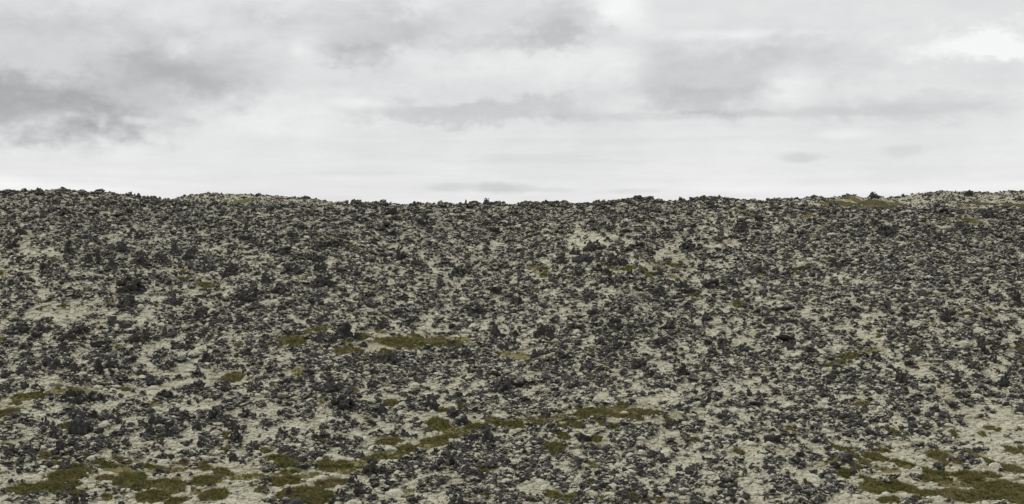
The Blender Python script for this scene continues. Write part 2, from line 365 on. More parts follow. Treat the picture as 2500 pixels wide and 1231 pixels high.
def np_mesh(name, verts, faces, smooth=True):
    me = bpy.data.meshes.new(name)
    nf, k = faces.shape
    me.vertices.add(len(verts)); me.vertices.foreach_set('co', np.ascontiguousarray(verts, dtype=np.float32).ravel())
    me.loops.add(nf * k); me.loops.foreach_set('vertex_index', faces.astype(np.int32).ravel())
    me.polygons.add(nf)
    me.polygons.foreach_set('loop_start', np.arange(0, nf * k, k, dtype=np.int32))
    me.polygons.foreach_set('loop_total', np.full(nf, k, dtype=np.int32))
    me.polygons.foreach_set('use_smooth', np.full(nf, smooth))
    me.update(calc_edges=True)
    me.validate()
    return me
gme = np_mesh('ground', verts, quads[:, ::-1])
ground = bpy.data.objects.new('ground', gme)
COL.objects.link(ground)
ground['kind'] = 'structure'
ground['label'] = 'uneven hillside carpeted in pale grey moss between the lava'
# masks for dark rubble ground with painted gap shade among the lava and the olive turf round the cushions, as plain attributes
gp = np.maximum(patch_near(gxp, gyy, 1.35), .75 * patch_near(gxp, gyy, 2.1))
for nm, arr in (('lava', gm), ('turf', gp)):
    at = gme.attributes.new(nm, 'FLOAT', 'POINT')
    at.data.foreach_set('value', arr.astype(np.float32))
print('ground', len(verts))

def raycast(x, y):
    """first ground point under a photo pixel"""
    Y = np.concatenate([np.arange(66, 215, 0.25), np.arange(215, 400, .5)])
    Xr = (x - CX) / F * Y
    z, _, _ = terr(Xr, Y, False)
    zr = (CY - y) / F * Y
    hit = np.where(z >= zr)[0]
    if len(hit): k = hit[0]
    else:
        k = int(np.argmax((z - zr) / Y))
    return Xr[k], Y[k]

# ------------------------------------------------------------------ materials
def new_mat(name):
    m = bpy.data.materials.new(name); m.use_nodes = True
    t = NT(m.node_tree); t.n.clear()
    o = t.node('ShaderNodeOutputMaterial'); b = t.node('ShaderNodeBsdfPrincipled')
    t.l.new(b.outputs[0], o.inputs[0])
    b.inputs['Roughness'].default_value = 0.92
    b.inputs['Specular IOR Level'].default_value = 0.25
    g = t.node('ShaderNodeNewGeometry')
    return m, t, b, g
def bump(t, b, h, strength, dist):
    n = t.node('ShaderNodeBump'); n.inputs['Strength'].default_value = strength; n.inputs['Distance'].default_value = dist
    t.l.new(h, n.inputs['Height']); t.l.new(n.outputs[0], b.inputs['Normal'])

PALE_A, PALE_B = (0.63, 0.61, 0.47), (0.43, 0.415, 0.305)
def pale_color(t, pos):
    """grey woolly fringe moss: cream heads, brown gaps, tan and grey drifts"""
    n1 = t.noise(pos, 1.1, 5, 0.6); n2 = t.noise(pos, 7.5, 5, 0.7); n3 = t.noise(pos, 0.22, 3, 0.5)
    c = t.mix(t.mr(n1, .35, .68), PALE_A, PALE_B)
    c = t.mix(t.mr(n3, .52, .72), c, (0.42, 0.385, 0.27))
    c = t.mix(t.mr(n2, .54, .68), c, (0.115, 0.10, 0.072))
    c = t.mix(t.mr(t.noise(pos, 3.1, 3, 0.6), .62, .74, 0, .6), c, (0.20, 0.185, 0.085))
    return c, n2
# ground
MG, t, b, g = new_mat('pale moss ground')
pos = g.outputs['Position']
c, n2 = pale_color(t, pos)
la = t.node('ShaderNodeAttribute', attribute_name='lava').outputs['Fac']
ta = t.node('ShaderNodeAttribute', attribute_name='turf').outputs['Fac']
tn = t.noise(pos, 0.9, 5, .65)
turf = t.mix(t.mr(tn, .35, .65), (0.165, 0.155, 0.055), (0.29, 0.265, 0.14))
c = t.mix(t.math('MULTIPLY', ta, t.mr(t.noise(pos, 1.8, 6, .75), .40, .56, 0, .9)), c, turf)
ln = t.noise(pos, 4.5, 5, .7)
c = t.mix(t.math('MULTIPLY', t.mr(la, .35, .8), t.mr(ln, .42, .54)), c, (0.038, 0.037, 0.034))  # dark rubble ground, deepened to paint shade into the gaps between rocks
t.l.new(c, b.inputs['Base Color'])
bump(t, b, t.noise(pos, 6.0, 6, .7), 0.9, 0.22)
gme.materials.append(MG)

def lava_mat(name, tone, moss_amt, lichen):
    M, t, b, g = new_mat(name)
    pos = g.outputs['Position']
    oi = t.node('ShaderNodeObjectInfo').outputs['Random']
    n = t.noise(pos, 3.4, 7, .75); nf = t.noise(pos, 11, 5, .7)
    c = t.mix(t.mr(n, .3, .7), tuple(x * .50 for x in tone), tuple(x * 1.45 for x in tone))
    c = t.mix(t.mr(oi, 0, 1, 0, .55), c, (0.058, 0.050, 0.043))
    c = t.mix(t.mr(nf, .60, .72, 0, lichen), c, (0.21, 0.21, 0.195))
    nz = t.node('ShaderNodeSeparateXYZ'); t.l.new(g.outputs['Normal'], nz.inputs[0])
    pc, _ = pale_color(t, pos)
    top = t.math('MULTIPLY', t.mr(nz.outputs[2], .45, .85), t.mr(t.noise(pos, 1.7, 4, .6), .53 - moss_amt, .60 - moss_amt))
    c = t.mix(top, c, pc)
    t.l.new(c, b.inputs['Base Color'])
    bump(t, b, t.noise(pos, 9.0, 7, .75), 1.0, 0.12)
    return M
M_OUT = lava_mat('dark basalt outcrop', (0.064, 0.064, 0.061), -0.02, .50)
M_RUB = lava_mat('basalt rubble', (0.073, 0.0725, 0.070), 0.035, .60)
MC, t, b, g = new_mat('pale moss cushion')
c, n2 = pale_color(t, g.outputs['Position'])
oi = t.node('ShaderNodeObjectInfo').outputs['Random']
c = t.mix(t.mr(oi, 0, 1, 0, .35), c, (0.69, 0.67, 0.545))
t.l.new(c, b.inputs['Base Color'])
bump(t, b, t.noise(g.outputs['Position'], 9, 6, .7), 0.8, 0.15)
TINT = {'g': ((0.060, 0.067, 0.012), (0.120, 0.120, 0.030)), 'o': ((0.088, 0.080, 0.020), (0.160, 0.142, 0.050)),
        'b': ((0.066, 0.050, 0.017), (0.112, 0.087, 0.034)), 's': ((0.16, 0.14, 0.055), (0.26, 0.235, 0.12)), 'd': ((0.036, 0.036, 0.010), (0.068, 0.060, 0.020))}
MP = {}
for k, (ca, cb) in TINT.items():
    M, t, b, g = new_mat({'g': 'green moss', 'o': 'olive moss', 'b': 'brown heath', 's': 'straw grass', 'd': 'dark heath'}[k])
    pos = g.outputs['Position']
    c = t.mix(t.mr(t.noise(pos, .9, 5, .65), .34, .66), ca, cb)
    c = t.mix(t.mr(t.noise(pos, .55, 3, .6), .52, .66, 0, .75), c, (0.10, 0.068, 0.030))
    c = t.mix(t.mr(t.noise(t.vmath('MULTIPLY', pos, (1, 1, .35)), 5.5, 5, .75), .52, .70, 0, .8), c, (0.23, 0.20, 0.095))
    c = t.mix(t.mr(t.noise(pos, 6.5, 4, .7), .62, .74, 0, .7), c, (0.024, 0.026, 0.010))
    t.l.new(c, b.inputs['Base Color'])
    bump(t, b, t.noise(pos, 8, 6, .75), 0.9, 0.14)
    MP[k] = M

# ------------------------------------------------------------------ rock shapes
def ico(sub):
    bm = bmesh.new(); bmesh.ops.create_icosphere(bm, subdivisions=sub, radius=1.0)
    v = np.array([q.co[:] for q in bm.verts]); f = np.array([[w.index for w in p.verts] for p in bm.faces])
    bm.free(); return v, f
ICO = {s: ico(s) for s in (1, 2, 3, 4)}
def lump(rng, sub, kind='b', rough=1.0):
    v, f = ICO[sub]; v = v.copy()
    for k in range(rng.integers(3, 7)):                       # broken faces
        n = rng.normal(size=3); n /= np.linalg.norm(n); d = rng.uniform(.45, .85)
        s = np.maximum(0, v @ n - d); v -= s[:, None] * n * .9
    for M, amp in ((14, .50), (60, .30), (180, .15)):            # clinker knobs and crevices
        if M > 60 and sub < 4: continue
        pts = rng.normal(size=(M, 3)); pts /= np.linalg.norm(pts, axis=1)[:, None]
        pts *= rng.uniform(.75, 1.05, (M, 1))
        d = np.sqrt(((v[:, None, :] - pts[None]) ** 2).sum(-1))
        d.sort(axis=1)
        q = d[:, 0] * math.sqrt(M) / 2.2
        v *= (1 + rough * amp * (.42 - q) * .8)[:, None]
    off = Vector(rng.uniform(-50, 50, 3))
    nz = np.array([mnoise.fractal(Vector(p) * 2.3 + off, 0.9, 2.1, 4) for p in v])
    v *= (1 + .10 * rough * nz)[:, None]
    z01 = np.clip((v[:, 2] + 1) / 2, 0, 1)
    if kind == 'p':
        k = 1.15 - .85 * z01 ** .9; v[:, 0] = v[:, 0] * k + z01 * rng.uniform(-.25, .25); v[:, 1] *= k; v[:, 2] *= 1.3
    elif kind == 't':
        v[:, 0] *= .6; v[:, 1] *= .6; v[:, 2] *= 1.5
    elif kind == 'l':
        v[:, 2] *= .55
    elif kind == 'r':
        v[:, 2] *= .85
    v = v @ rot_z(rng.uniform(0, 6.28)).T
    return v, f
def rot_z(a):
    c, s = math.cos(a), math.sin(a); return np.array([[c, -s, 0], [s, c, 0], [0, 0, 1]])
def join(parts):
    V, Fc, o = [], [], 0
    for v, f in parts:
        V.append(v); Fc.append(f + o); o += len(v)
    return np.concatenate(V), np.concatenate(Fc)
def outcrop(seed, kind, sub):
    """ragged outcrop: one core with smaller lumps fused on it; normalised to unit width, unit height above z=0"""
    rng = np.random.default_rng(seed)
    parts = []
    core = 'p' if kind in 'pq' else kind
    v, f = lump(rng, sub, core); parts.append((v, f))
    n = {'b': 22, 'p': 15, 'q': 17, 'r': 9, 'l': 16, 't': 8}[kind]
    if kind == 'q':
        v2, f2 = lump(rng, sub, 'p'); parts = [(v * [.8, .8, .95] + [-.55, 0, -.1], f), (v2 * [.75, .75, 1.15] + [.5, .1, 0], f2)]
    for k in range(n):
        a = rng.uniform(0, 6.28)
        s = rng.uniform(.14, .30) if k % 3 else rng.uniform(.30, .50)
        t_ = rng.uniform(-.75, .9) if k % 3 else rng.uniform(-.7, .2)
        if kind in 'pq': rr = (1.05 - .75 * (t_ + 1) / 2) * rng.uniform(.75, 1.1)
        else: rr = math.sqrt(max(.02, 1 - t_ * t_)) * rng.uniform(.65, 1.08) * (1.18 if kind in 'bl' and t_ < 0 else .90)
        hz = t_ * {'l': .5, 'r': .8, 't': 1.35, 'p': 1.1, 'q': .9, 'b': .95}[kind]
        xs = .6 if kind == 't' else 1.0
        ox_ = rng.choice([-.55, .5]) if kind == 'q' else 0
        vv, ff = lump(rng, 3 if s > .3 else 2, rng.choice(list('bbrb')))
        parts.append((vv * s + [math.cos(a) * rr * xs + ox_, math.sin(a) * rr * .85 * xs, hz], ff))
    V, Fc = join(parts)
    V = V * [1, .85, 1]
    lo = np.percentile(V[:, 2], 22)
    V[:, 2] -= lo; V[:, 2] /= V[:, 2].max()
    V[:, 0] -= (V[:, 0].max() + V[:, 0].min()) / 2
    wdt = V[:, 0].max() - V[:, 0].min()
    V[:, 0] /= wdt; V[:, 1] /= wdt
    return V, Fc
PROTO = {}
for ki, kind in enumerate('bprltq'):
    for vi in range({'b': 7, 'p': 4, 'r': 4, 'l': 4, 't': 2, 'q': 2}[kind]):
        for sub in (4, 3):
            V, Fc = outcrop(100 * ki + vi, kind, sub)
            me = np_mesh('lava_rock', V, Fc, smooth=False); me.materials.append(M_OUT)
            PROTO[(kind, vi, sub)] = me
print('protos')

# ------------------------------------------------------------------ outcrops one can point at : x, base y, w, h, kind
ROCKS = [
(79,467,11,9,'r'),(33,469,11,7,'b'),(58,464,9,6,'b'),(202,468,9,7,'b'),(317,478,13,11,'t'),(338,481,11,10,'p'),(382,485,8,7,'r'),(360,482,9,7,'b'),(275,474,9,5,'b'),(508,472,8,4,'b'),(540,475,6,4,'b'),
(161,630,32,38,'p'),(226,654,48,36,'q'),(166,577,17,16,'b'),(423,628,28,30,'p'),(378,635,38,18,'r'),(348,637,26,20,'r'),(464,640,46,28,'b'),(508,666,40,17,'l'),(312,718,66,44,'b'),(555,682,48,38,'b'),(111,665,42,24,'l'),(25,612,42,24,'b'),(75,648,32,20,'b'),(600,567,18,22,'p'),(295,622,30,22,'r'),(395,650,42,24,'b'),(340,655,32,24,'b'),(270,659,32,28,'p'),(25,704,28,18,'b'),
(604,742,40,34,'r'),(426,752,34,26,'r'),(305,757,60,36,'b'),(479,789,60,34,'b'),(590,794,40,24,'b'),(401,824,20,28,'t'),(404,829,34,14,'l'),(93,817,44,26,'p'),(40,822,54,30,'b'),(161,840,40,28,'r'),(190,823,44,26,'b'),(335,845,60,38,'b'),(151,870,30,28,'p'),(182,918,28,30,'p'),(116,902,40,28,'b'),(237,917,32,32,'b'),(267,910,34,26,'b'),(50,920,32,28,'p'),(405,907,38,22,'b'),(340,920,40,18,'l'),(600,879,30,22,'p'),(504,892,54,32,'b'),(430,858,32,11,'l'),(458,857,38,15,'l'),(472,924,44,18,'l'),(484,957,48,26,'r'),(452,960,44,20,'b'),(58,952,20,20,'r'),(37,948,12,11,'r'),(182,940,14,14,'r'),(86,954,26,16,'b'),(103,960,16,13,'r'),(13,964,24,18,'b'),(287,939,48,16,'l'),(552,958,40,26,'b'),(613,960,34,24,'b'),(401,982,38,22,'b'),(368,947,28,24,'p'),(177,996,60,38,'b'),(225,987,54,28,'b'),
(190,1074,54,54,'b'),(182,1030,40,24,'r'),(222,1034,40,24,'b'),(129,1075,44,30,'r'),(295,1062,20,26,'p'),(358,1073,40,32,'b'),(407,1065,28,34,'p'),(108,1047,26,28,'b'),(56,1040,46,24,'l'),(286,1039,32,17,'b'),(368,1042,22,27,'p'),(450,1036,38,27,'p'),(520,1036,38,32,'b'),(598,1026,42,26,'b'),(477,1056,24,24,'p'),(571,1062,24,28,'p'),(545,1044,24,16,'r'),(137,1116,46,38,'b'),(168,1116,24,18,'b'),(104,1099,30,18,'b'),(190,1100,32,20,'b'),(263,1098,22,17,'r'),(305,1091,16,17,'r'),(237,1103,26,11,'l'),(386,1100,31,17,'r'),(398,1122,52,20,'b'),(447,1092,30,13,'r'),(488,1093,22,19,'b'),(573,1090,38,25,'b'),(617,1105,28,22,'r'),(571,1127,30,20,'b'),(558,1112,24,15,'b'),(157,1152,34,27,'r'),(330,1150,34,14,'b'),(389,1167,46,20,'b'),(336,1168,20,12,'l'),(174,1202,28,15,'b'),(207,1228,22,16,'r'),(230,1220,15,15,'b'),(22,1124,44,28,'b'),(63,1117,32,20,'b'),(150,1234,34,22,'b'),(178,1236,26,24,'b'),
(905,1168,44,38,'p'),(940,1163,42,28,'b'),(1095,1149,52,36,'b'),(1108,1026,40,28,'r'),(1131,1027,24,17,'b'),(1050,1006,46,35,'p'),(1166,1182,40,24,'r'),(762,1124,52,21,'r'),(696,1112,40,22,'r'),(713,1119,18,13,'r'),(875,1122,36,20,'r'),(822,1090,42,21,'b'),(858,1095,36,11,'l'),(837,1104,14,12,'r'),(986,1070,16,13,'r'),(927,1068,20,13,'b'),(956,1069,28,9,'l'),(696,1084,20,22,'p'),(689,1062,24,18,'b'),(863,1047,30,20,'b'),(790,1052,32,18,'r'),(908,1046,22,10,'r'),(934,1020,26,26,'p'),(836,1007,60,40,'b'),(795,970,72,38,'b'),(936,1032,18,11,'r'),(812,1032,22,16,'p'),(645,1046,32,20,'b'),(998,992,46,20,'l'),(1150,1086,38,26,'b'),(1192,1092,50,32,'b'),(1100,1106,32,22,'b'),(1216,1142,22,18,'r'),(1240,1150,28,20,'r'),(1062,1118,22,16,'b'),(961,1124,20,10,'b'),(706,1219,26,30,'t'),(862,1192,24,30,'b'),(883,1218,38,28,'b'),(1186,1027,24,13,'r'),(1234,1058,26,17,'b'),(670,1151,22,13,'b'),(772,1149,13,11,'r'),(827,1224,32,22,'b'),(624,1105,14,18,'r'),
(835,834,74,42,'b'),(806,842,40,22,'b'),(777,843,30,24,'b'),(870,832,32,24,'b'),(886,848,26,14,'r'),(935,808,40,26,'b'),(787,792,32,20,'b'),(633,784,16,19,'r'),(978,784,22,13,'r'),(1011,767,16,14,'r'),(1160,774,62,28,'b'),(680,722,50,28,'b'),(700,823,42,14,'l'),(749,868,16,12,'r'),(885,878,28,18,'b'),(945,898,44,30,'b'),(855,894,30,15,'l'),(1137,877,42,24,'b'),(1110,847,32,15,'b'),(1232,862,28,20,'b'),(1212,828,26,32,'p'),(1114,814,28,13,'b'),(978,805,13,22,'t'),(650,836,18,14,'p'),(905,954,28,20,'r'),(1232,968,52,40,'b'),(703,944,42,17,'l'),(632,957,28,22,'b'),
(1505,814,44,32,'b'),(1460,822,32,18,'b'),(1316,830,42,32,'b'),(1342,838,30,34,'p'),(1532,824,42,17,'b'),(1726,790,26,24,'r'),(1440,737,32,30,'b'),(1603,726,46,20,'r'),(1680,724,62,32,'b'),(1400,848,62,20,'l'),(1460,850,38,23,'b'),(1502,858,60,32,'b'),(1613,853,62,32,'b'),(1480,877,42,26,'l'),(1305,878,34,24,'b'),(1740,875,36,25,'p'),(1670,925,32,28,'b'),(1428,910,26,20,'r'),(1563,904,36,24,'b'),(1585,927,48,20,'b'),(1767,850,38,22,'b'),(1817,862,38,22,'b'),(1262,750,38,26,'b'),(1804,734,28,18,'b'),(1658,818,11,12,'p'),(1731,987,16,30,'p'),(1780,994,16,14,'r'),(1832,972,20,24,'p'),
(2484,750,36,36,'b'),(2405,868,36,42,'p'),(2427,893,26,30,'b'),(2437,850,26,18,'r'),(2341,946,26,27,'p'),(2202,944,36,30,'b'),(2460,950,36,38,'p'),(2031,986,22,16,'r'),(1963,890,28,20,'b'),(2142,886,46,24,'b'),(2230,828,34,24,'b'),(2167,762,38,20,'b'),(2318,792,38,32,'b'),(1971,814,18,13,'p'),(2097,924,16,12,'r'),(2031,937,32,22,'b'),(2238,872,28,18,'b'),(2009,844,24,16,'b'),
(2136,485,26,17,'b'),(2056,564,16,15,'r'),(2155,537,20,11,'b'),(2417,537,42,26,'b'),(2341,560,38,22,'b'),(2170,582,46,28,'b'),(2232,557,30,17,'b'),(1933,575,22,15,'b'),(2044,658,48,26,'b'),(1953,662,30,13,'r'),(1956,619,11,16,'t'),(1920,678,22,20,'b'),(2303,594,42,30,'b'),(1991,512,13,9,'r'),(2192,650,26,15,'b'),(2487,492,18,8,'l'),(2243,472,7,5,'p'),
(1487,497,15,9,'b'),(1472,496,8,8,'p'),(1437,499,13,7,'b'),(1535,503,12,12,'b'),(1766,482,6,6,'p'),(1744,482,9,8,'p'),(1842,493,13,8,'r'),(1404,626,26,20,'b'),(1450,618,46,27,'b'),(1503,650,44,34,'b'),(1529,650,20,18,'r'),(1515,622,24,16,'b'),(1590,624,24,19,'b'),(1424,647,50,23,'l'),(1374,650,26,24,'p'),(1321,632,28,16,'b'),(1306,607,22,14,'r'),(1678,617,50,36,'b'),(1633,587,28,22,'b'),(1817,572,32,34,'p'),(1845,669,36,20,'b'),(1663,651,22,14,'r'),(1409,678,28,22,'b'),(1540,687,26,24,'b'),(1495,699,56,24,'b'),(1608,678,22,17,'b'),(1784,625,9,14,'t'),
(1137,499,7,14,'t'),(1189,501,20,16,'p'),(1152,497,15,8,'l'),(1211,497,13,7,'b'),(935,508,26,18,'r'),(915,497,4,7,'t'),(837,501,17,10,'b'),(748,487,17,9,'r'),(953,500,9,8,'p'),(910,599,22,22,'b'),(779,614,52,28,'b'),(824,610,42,20,'b'),(718,594,24,16,'p'),(975,637,22,36,'b'),(1021,654,26,18,'r'),(940,647,24,14,'r'),(771,645,42,22,'b'),(703,670,48,27,'b'),(781,670,32,28,'r'),(781,706,62,34,'b'),(648,700,32,26,'r'),(870,677,32,20,'b'),(1074,712,22,22,'p'),(1119,677,38,24,'b'),(1160,642,38,25,'b'),(1210,670,38,23,'b'),(917,714,24,20,'b'),
(2294,1118,40,18,'b'),(2270,1100,24,34,'p'),(2150,1058,20,24,'p'),(2166,1060,22,18,'b'),(2035,1084,26,24,'p'),(1970,1108,32,24,'b'),(2391,1138,26,20,'b'),(2470,1136,20,18,'b'),(1441,1180,..., ..., 'b'),(1372,1150,30,24,'b'),(1420,1205,34,16,'b'),(1420,1198,40,22,'p'),(2078,1176,18,12,'b')]
ROCKS = [r for r in ROCKS if Ellipsis not in r][:300]

FRAC = [(0.0, 'against the left edge'), (.05, 'just in from the left edge'), (.10, 'a tenth in from left'), (.15, 'near the left side'), (.20, 'a fifth in from left'),
        (.25, 'a quarter in from left'), (.30, 'left of the middle'), (.35, 'a third in from left'), (.40, 'a little left of centre'), (.45, 'just left of centre'),
        (.50, 'dead centre'), (.55, 'just right of centre'), (.60, 'a little right of centre'), (.65, 'a third in from right'), (.70, 'right of the middle'),
        (.75, 'a quarter in from right'), (.80, 'a fifth in from right'), (.85, 'near the right side'), (.90, 'a tenth in from right'), (.95, 'just in from the right edge'), (.985, 'against the right edge')]
def across(x):
    f = x / 2500.0
    return min(FRAC, key=lambda q: abs(q[0] - f + (.0 if q[0] in (0.0,) else 0)))[1]
def band(y):
    for lim, s in ((505, 'on the skyline'), (560, 'right under the skyline'), (620, 'high on the slope'), (680, 'on the upper slope'), (740, 'above mid-slope'), (800, 'at mid-slope'),
                   (860, 'level with the central moss band'), (920, 'below mid-slope'), (980, 'on the lower slope'), (1040, 'low on the slope'), (1095, 'near the foot of the slope'), (1150, 'in the foreground'), (9999, 'at the bottom edge')):
        if y < lim: return s
TN = {'g': 'green', 'o': 'olive', 'b': 'brown', 's': 'straw-yellow', 'd': 'dark olive'}
def mosssize(p):
    a = p[2] * p[3]
    return 'broad' if a > 1500 else 'long' if p[2] > 5 * p[3] and p[2] > 40 else 'mid-sized' if a > 450 else 'small' if a > 160 else 'tiny'
USED = set()
def uniq(cands):
    for c in cands:
        n = len(c.split())
        if c not in USED and 4 <= n <= 16:
            USED.add(c); return c
    raise RuntimeError('no unique label: ' + repr(cands))
RK = {'b': 'lumpy lava outcrop', 'p': 'pointed lava crag', 'q': 'twin-peaked lava crag', 'r': 'rounded lava boulder', 'l': 'low lava ledge', 't': 'upright lava pillar'}
def rsize(w): return 'very large' if w > 54 else 'large' if w > 40 else 'mid-sized' if w > 26 else 'small' if w > 13 else 'tiny'
def near_patch(x, y):
    best = None
    for p in PATCH:
        d = math.hypot(p[0] - x, (p[1] - y) * 2.2) - p[2] * .5
        if best is None or d < best[0]: best = (d, p)
    d, p = best
    ddx, ddy = x - p[0], y - p[1]
    rel = 'just above' if ddy < -abs(ddx) * .45 else 'just below' if ddy > abs(ddx) * .45 else 'right of' if ddx > 0 else 'left of'
    return d, rel, p
def rock_label(r, allr):
    x, y, w, h, k = r
    nm = f'{rsize(w)} {RK[k]}'
    d, rel, p = near_patch(x, y)
    c = []
    pd = f'the {mosssize(p)} {TN[p[5]]} moss patch'
    if d < 34:
        c.append(f'{nm} {rel} {pd} {band(y)}')
        c.append(f'{nm} {rel} {pd}, {across(x)}')
        c.append(f'{nm} {rel} {pd} {band(y)}, {across(x)}')
    c.append(f'{nm} {band(y)}, {across(x)}')
    # tell it from its neighbour
    o = min((q for q in allr if q is not r), key=lambda q: math.hypot(q[0] - x, q[1] - y))
    rr = 'left of' if x < o[0] - 6 else 'right of' if x > o[0] + 6 else 'above' if y < o[1] else 'below'
    c.append(f'{nm} {rr} a {rsize(o[2])} {o[4] and RK[o[4]]}, {across(x)}')
    c.append(f'{nm} {rr} a {RK[o[4]]} {band(y)}')
    for adj in ('wide', 'tall', 'craggy', 'knobbly'):
        if (adj == 'wide' and w > 1.6 * h) or (adj == 'tall' and h > w * .8) or adj in ('craggy', 'knobbly'):
            c.append(f'{adj} {nm} {band(y)}, {across(x)}')
    c.append(f'{nm} beside a {rsize(o[2])} {RK[o[4]]} {band(y)}, {across(x)}'[:200])
    return uniq(c)
SPECIAL = {(226, 654): 'dark twin-peaked crag with sharp tips standing out on the upper left slope',
    (161, 630): 'sharp leaning lava spike above left of the twin-peaked crag',
    (1137, 499): 'slim upright lava pillar standing alone on the central skyline',
    (1189, 501): 'dark pointed rock notching the skyline just right of the slim pillar',
    (2136, 485): 'dark rock knob crowning the green mound on the right skyline',
    (905, 1168): 'dark pyramid-shaped crag at the lower end of the olive moss band',
    (2405, 868): 'grey pointed crag like a shark fin near the right edge',
    (2484, 750): 'big black lava outcrop cut by the right edge above mid-slope',
    (835, 834): 'big heap of dark lava at the left end of the central moss band',
    (190, 1074): 'tallest dark ragged outcrop in the lower left corner area',
    (157, 1152): 'rounded dark boulder at the top of the broad lower-left moss',
    (748, 487): 'rounded hump of rock on the far hill left of centre',
    (706, 1219): 'upright speckled rock sunk in the dark moss at the bottom edge',
    (1108, 1026): 'rounded dark boulder above the green moss cushion below centre'}
BIG = sorted(ROCKS, key=lambda r: -r[2] * r[3])
first = {}
def jitter(v, a): return v * random.uniform(1 - a, 1 + a)
for n_, r in enumerate(ROCKS):
    x, y, w, h, kind = r
    X0, Y0 = raycast(x, y)
    px = Y0 / F
    vmax = {'b': 7, 'p': 4, 'r': 4, 'l': 4, 't': 2, 'q': 2}[kind]
    sub = 4 if w >= 36 else 3
    me = PROTO[(kind, random.randrange(vmax), sub)]
    o = bpy.data.objects.new('lava_rock', me)
    z0 = float(terr(np.array([X0]), np.array([Y0]))[0][0])
    rz = random.choice([0, math.pi]) + random.uniform(-.35, .35)
    if kind in 'brlt': rz = random.uniform(0, 6.28)
    Wd, Hd = w * px * 1.08, h * px * 1.12
    lift = 2.5 * px if (y < 506 and w < 30) else 0.0
    if lift: Hd *= .72; Wd *= 1.15
    o.location = (X0, Y0 + Wd * .3, z0 - Hd * .03)
    if lift: Hd = Hd * 1.15 + lift
    o.rotation_euler = (random.uniform(-.08, .08), random.uniform(-.08, .08), rz)
    o.scale = (Wd, Wd * random.uniform(.85, 1.2), Hd)
    COL.objects.link(o)
    lab = SPECIAL.get((x, y))
    if lab: USED.add(lab)
    o['label'] = lab or rock_label(r, ROCKS)
    o['category'] = 'lava rock'
    o['group'] = 'dark lava outcrops strewn over the hillside'
print('rocks', len(ROCKS))

# ------------------------------------------------------------------ green moss cushions
FS = 0.272
def moss_patch(p):
    cx, cy, w, h, s, tint = p
    X0, Y0 = raycast(cx, cy)
    px = Y0 / F
    Yt, Yb = raycast(cx, cy - h * .5)[1], raycast(cx, cy + h * .5)[1]
    kd = min(max((Yt - Yb) / (h * px), 1 / FS * .75), 22.0)
    na, nr = (128, 26) if w > 60 else (84, 18) if w > 34 else (52, 12)
    th = np.arange(na) / na * 2 * math.pi
    seed = cx * .37 + cy * .11
    lob = 1 + .42 * fbm(np.cos(th) * 1.3 + seed, np.sin(th) * 1.3, 1.0, 3, .6, off=seed) + .10 * fbm(np.cos(th) * 6 + seed, np.sin(th) * 6, 1.0, 2, .6, off=2)
    rr = 1.42 * (np.arange(1, nr + 1) / nr) ** .9
    R, T = np.meshgrid(rr, th, indexing='ij')
    ox = np.cos(T) * R * lob[None, :] * w * .55
    oy = np.sin(T) * R * lob[None, :] * h * .54 + s * ox
    ox = np.concatenate([[0], ox.ravel()]); oy = np.concatenate([[0], oy.ravel()])
    rho = np.concatenate([[0], R.ravel()])
    Xv = X0 + ox * px; Yv = Y0 - oy * px * kd * .95
    z, xp_, Yd_, yy_, m_ = terr(Xv, Yv)
    hd = min(.42 if cy > 520 else .8, (.17 if cy > 520 else .35) * h * px + .05)
    coast = fbm(Xv, Yv * .5, 1.5, 4, .72, off=7)
    g_ = (1 - rho ** 2) + 1.15 * coast * np.clip(rho * 1.3, 0, 1)
    z = z + hd * np.clip(g_, -.9, 1) + .05 * sstep(0, .12, g_) - .02 + .05 * fbm(Xv, Yv, .6, 2, .6, off=2) - .3 * (rho > 1.41)
    V = np.column_stack([Xv - X0, Yv - Y0, z])
    z0 = z[0]; V[:, 2] -= z0
    f = []
    for k in range(na): f.append((0, 1 + (k + 1) % na, 1 + k))
    tri = np.array(f)
    a = np.arange(nr - 1)[:, None] * na + 1; b_ = np.arange(na)[None, :]; b2 = (b_ + 1) % na
    t1 = np.stack([a + b_, a + b2, a + na + b2], -1).reshape(-1, 3); t2 = np.stack([a + b_, a + na + b2, a + na + b_], -1).reshape(-1, 3)
    me = np_mesh('moss_patch', V, np.concatenate([tri, t1, t2])[:, ::1])
    me.flip_normals() if me.polygons[0].normal.z < 0 else None
    me.materials.append(MP[tint])
    o = bpy.data.objects.new('moss_patch', me)
    o.location = (X0, Y0, z0)
    COL.objects.link(o)
    return o
